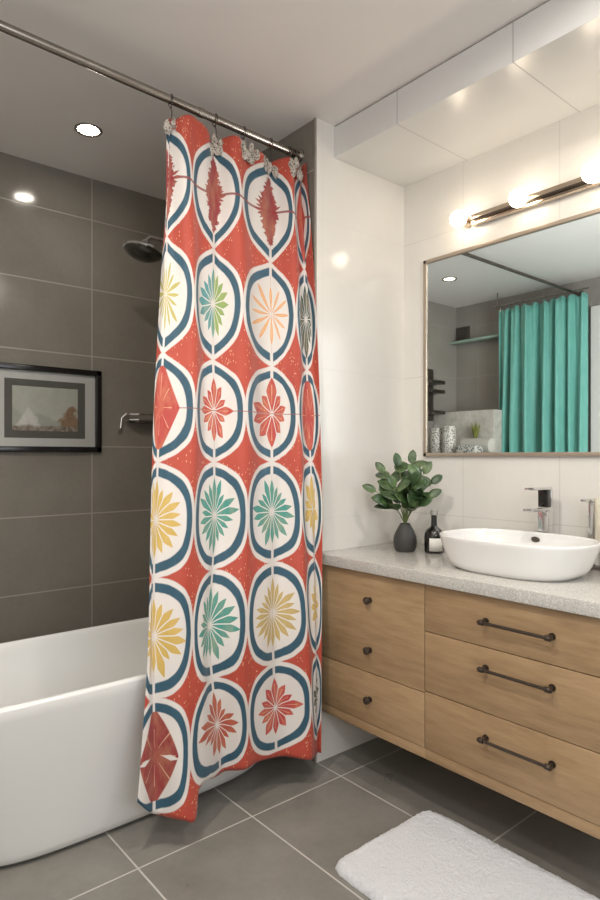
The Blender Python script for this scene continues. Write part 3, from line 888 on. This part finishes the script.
# ------------------------------------------------------------------ room built behind the clear pane, standing in for the reflection
AX = XM + .013
t_b = tile_mat('grey_tile_far', (.6, .45), (2.6, .62), 2, 1, (.22, .20, .175), (.32, .295, .265), (.36, .34, .31), .35, w=.002)
bm = bmesh.new(); box(bm, (XF, .2, 0), (XF + .1, YF, H)); struct('wall_far', bm, t_b, smooth=False)
bm = bmesh.new(); box(bm, (AX, YF, 0), (XF + .1, YF + .1, H)); struct('wall_far_back', bm, t_b, smooth=False)
bm = bmesh.new(); box(bm, (AX, .1, 0), (XF + .1, .2, H)); struct('wall_far_front', bm, M_paint, smooth=False)
bm = bmesh.new(); box(bm, (XF - .04, .2, 0), (XF - .001, 2.20, 2.376), .002); struct('wall_partition', bm, M_paint, smooth=False)
bm = bmesh.new(); box(bm, (4.45, 2.85, 0), (XF - .001, YF - .002, 1.62), .003); struct('wall_low', bm, tile_mat('pale_terrazzo', (.1, 5.), (.1, 5.), 2, 1, (.40, .37, .33), (.70, .66, .60), (.3, .3, .3), .4, cloud=14), smooth=False)
bm = bmesh.new(); box(bm, (4.02, 2.70, 0), (4.449, YF - .002, 1.26), .003); lg = finish('stone_ledge', bm, M_stone)
tag(lg, 'stone ledge carrying vases and towels, in the mirror image', 'ledge')
ra = empty('curtain_rail', (XF, 2.285, 2.487), 'dark curtain rod crossing the mirror image diagonally', 'curtain rod')
bm = bmesh.new(); tube(bm, [(AX + .005, 2.285, 2.487), (XF - .002, 2.285, 2.487)], .0115, 16); part('rod_tube', bm, M_bronze, ra)
bm = bmesh.new(); lathe(bm, [(.03, 0), (.03, -.012), (.02, -.018)], (XF, 2.285, 2.487), 24, True, True, 'X'); part('end_flange', bm, M_bronze, ra)
# teal curtain
def teal():
    t = NT('teal_cloth'); p, _ = t.pos(); n = t.noise(p, 14, 4)
    t.base(t.mix(n, (.10, .34, .285), (.15, .42, .36))); t.bump(t.noise(p, 300, 2), .1, .002)
    return t.set(Roughness=.6, Sheen_Weight=.2)
tc = empty('teal_curtain', (4.6, 2.52, 2.45), 'plain teal shower curtain in deep folds, in the mirror image', 'shower curtain')
bm = bmesh.new(); NU, NV = 220, 40; grid = []
for i in range(NU + 1):
    f = i / NU; cl = []
    for j in range(NV + 1):
        h = j / NV; z = 2.45 - h * 2.3 + .012 * math.sin(f * 60) * (1 - h) ** 6
        y = 2.905 - f * (.735 - .0 * h) + .006 * h * math.sin(f * 9)
        amp = (.020 + .03 * min(1, h * 2.5)) * (1.0 if f < .75 else .6)
        x = 4.60 + amp * math.sin(f * 44 + 2.2 * math.sin(f * 7)) + .012 * math.sin(f * 95 + 1) * (1 - h) + .015 * math.sin(f * 15 + h * 2)
        cl.append(bm.verts.new((x, y, z)))
    grid.append(cl)
for a, b in zip(grid, grid[1:]):
    for k in range(NV): bm.faces.new((a[k], a[k + 1], b[k + 1], b[k]))
o = part('cloth', bm, teal(), tc, auto=180); md = o.modifiers.new('t', 'SOLIDIFY'); md.thickness = .002
bm = bmesh.new(); tube(bm, [(4.60, 2.15, 2.487), (4.60, 2.93, 2.487)], .008, 10); tube(bm, [(4.60, 2.91, 2.487), (4.60, 2.91, H)], .006, 8)
sr = finish('side_rail', bm, M_steel); tag(sr, 'thin side rail holding the teal curtain, in the mirror image', 'curtain rail')
hk = None
for i in range(8):
    y = 2.19 + i * .099
    if hk is None:
        bm = bmesh.new()
        tube(bm, [(4.60 + .012 * math.cos(a), y, 2.487 + .013 * math.sin(a)) for a in [2 * PI * k / 12 for k in range(12)]], .0014, 6, closed=True)
        tube(bm, [(4.60, y, 2.475), (4.60, y, 2.440)], .0014, 6)
        hk = finish('curtain_ring', bm, M_steel); o = hk
    else:
        o = hk.copy(); COL.objects.link(o); o.location.y += i * .099
    tag(o, 'fine metal ring holding the teal curtain in the mirror image', 'curtain ring', 'rings of the teal curtain')
# small things on the ledge
def speck(name, a, b, sc, thr=.5, rough=.35, metal=0.):
    t = NT(name); p, _ = t.pos(); v = t.node('ShaderNodeTexVoronoi'); v.inputs['Scale'].default_value = sc; t.link(p, v.inputs['Vector'])
    t.base(t.mix(X(t.nt, v.outputs['Distance']).lt(thr), a, b)); return t.set(Roughness=rough, Metallic=metal)
M_mos = speck('mosaic_glaze', (.60, .57, .52), (.20, .18, .16), 70, .42)
def fvase(x, y, lab, s=1.0):
    bm = bmesh.new(); lathe(bm, [(.0001, 0), (.045 * s, 0), (.052 * s, .01), (.056 * s, .1), (.052 * s, .2 * s), (.046 * s, .212 * s), (.042 * s, .205 * s), (.046 * s, .1), (.0001, .03)], (x, y, 1.26), 28, False, False)
    o = finish('mosaic_vase', bm, M_mos); tag(o, lab, 'vase', 'mosaic vases on the ledge')
fvase(4.20, 3.225, 'pale mosaic vase close to the frame side, in the mirror image')
fvase(4.20, 3.103, 'speckled mosaic vase between the other vase and towels, in the mirror image', 1.05)
bm = bmesh.new(); 
rings = []
for k in range(17):
    f = k / 16; y = 2.76 + .30 * f; e = min(f, 1 - f); rr_ = .062 * min(1, (e / .06 + .25)) ** .5 if e < .06 else .062
    rings.append([Vector((4.32 + rr_ * math.cos(2 * PI * i / 24), y, 1.322 + rr_ * math.sin(2 * PI * i / 24))) for i in range(24)])
loft(bm, rings); o = finish('rolled_towel', bm, simple('white_towel', (.50, .48, .43), .95, bump=.6, bscale=200)); tag(o, 'rolled white towel lying on the ledge, in the mirror image', 'towel')
bm = bmesh.new(); box(bm, (4.14, 2.81, 1.26), (4.25, 3.0, 1.325), .02, 4); o = finish('folded_towel', bm, speck('blue_pattern_cloth', (.55, .53, .48), (.05, .07, .09), 55, .42, .9)); tag(o, 'folded towel with dark blue pattern on the ledge, in the mirror image', 'towel')
pt = empty('potted_plant', (4.41, 2.995, 1.26), 'tiny yellow green potted plant behind the rolled towel, in the mirror image', 'plant')
bm = bmesh.new(); lathe(bm, [(.0001, 0), (.02, 0), (.028, .12), (.025, .12), (.0001, .11)], (4.41, 2.995, 1.26), 20, False, False); part('pot', bm, M_mos, pt)
bm = bmesh.new()
for k in range(16):
    a = k * 2.4; leaf(bm, Vector((4.41, 2.995, 1.375)), Vector((math.cos(a) * .4, math.sin(a) * .5, 1)), .09 + .03 * (k % 3), .010, Vector((math.cos(a), math.sin(a), .1)))
part('leaves', bm, simple('lime_leaf', (.22, .24, .05), .5, var=.3), pt)
rk = empty('wall_rack', (4.36, YF, 1.6), 'dark wall rack with three short shelves, in the mirror image', 'rack')
bm = bmesh.new(); box(bm, (4.30, YF - .02, 1.55), (4.42, YF - .002, 2.0), .002); part('back_board', bm, M_bronze, rk)
for z in (1.60, 1.78, 1.86):
    bm = bmesh.new(); box(bm, (4.24, YF - .14, z), (4.43, YF - .0205, z + .03), .002); part('rack_shelf', bm, M_bronze, rk)
vt = empty('wall_vent', (XF, 3.37, 2.30), 'small dark square vent near the ceiling, in the mirror image', 'vent')
bm = bmesh.new(); box(bm, (XF - .02, 3.30, 2.29), (XF - .001, 3.44, 2.41), .003); part('cover_plate', bm, M_bronze, vt)
bm = bmesh.new()
for k in range(4): box(bm, (XF - .026, 3.32, 2.305 + k * .026), (XF - .0205, 3.42, 2.315 + k * .026), .001)
part('grille', bm, M_dark, vt)
bm = bmesh.new(); box(bm, (XF - .10, 2.80, 2.255), (XF - .001, YF - .003, 2.275), .003)
o = finish('glass_shelf', bm, simple('green_glass_edge', (.30, .42, .36), .2)); tag(o, 'long green glass shelf edge on the tiles, in the mirror image', 'shelf')
downlight(3.957, 2.92, 'small round ceiling lamp glowing in the mirror image', 170)
area('far_room_top_fill', (3.4, .9, H - .03), (0, 0, 0), 1.6, 1.0, 16, (.97, .98, 1))  # added overhead fill for the far room
area('far_room_side_fill', (2.9, .22, 1.5), (R(90), 0, 0), 1.0, 1.4, 85, (.95, .98, 1))  # added side fill to brighten the far room; no window is built here

# ------------------------------------------------------------------ world, camera
w = bpy.data.worlds.new('world'); SC.world = w; w.use_nodes = True
w.node_tree.nodes['Background'].inputs[0].default_value = (.75, .85, 1, 1); w.node_tree.nodes['Background'].inputs[1].default_value = .6
cd = bpy.data.cameras.new('camera'); cam = bpy.data.objects.new('camera', cd); COL.objects.link(cam)
cam.location = (0, 0, 1.233)
cd.sensor_fit = 'VERTICAL'; cd.sensor_height = 36; cd.lens = 36 * 623 / 900; cd.shift_y = 7 / 900; cd.clip_start = .02
cam.rotation_euler = (R(90), 0, math.atan2(.765, .644) - PI / 2)
SC.camera = cam
SC.view_settings.view_transform = 'Standard'; SC.view_settings.look = 'None'; SC.view_settings.exposure = -0.44; SC.view_settings.gamma = 1
SC.view_settings.use_curve_mapping = False
SC.cycles.use_denoising = True
SC.cycles.max_bounces = 10; SC.cycles.diffuse_bounces = 5; SC.cycles.glossy_bounces = 5; SC.cycles.transmission_bounces = 8; SC.cycles.transparent_max_bounces = 8
SC.cycles.sample_clamp_indirect = 6
SC.cycles.caustics_reflective = False; SC.cycles.caustics_refractive = False
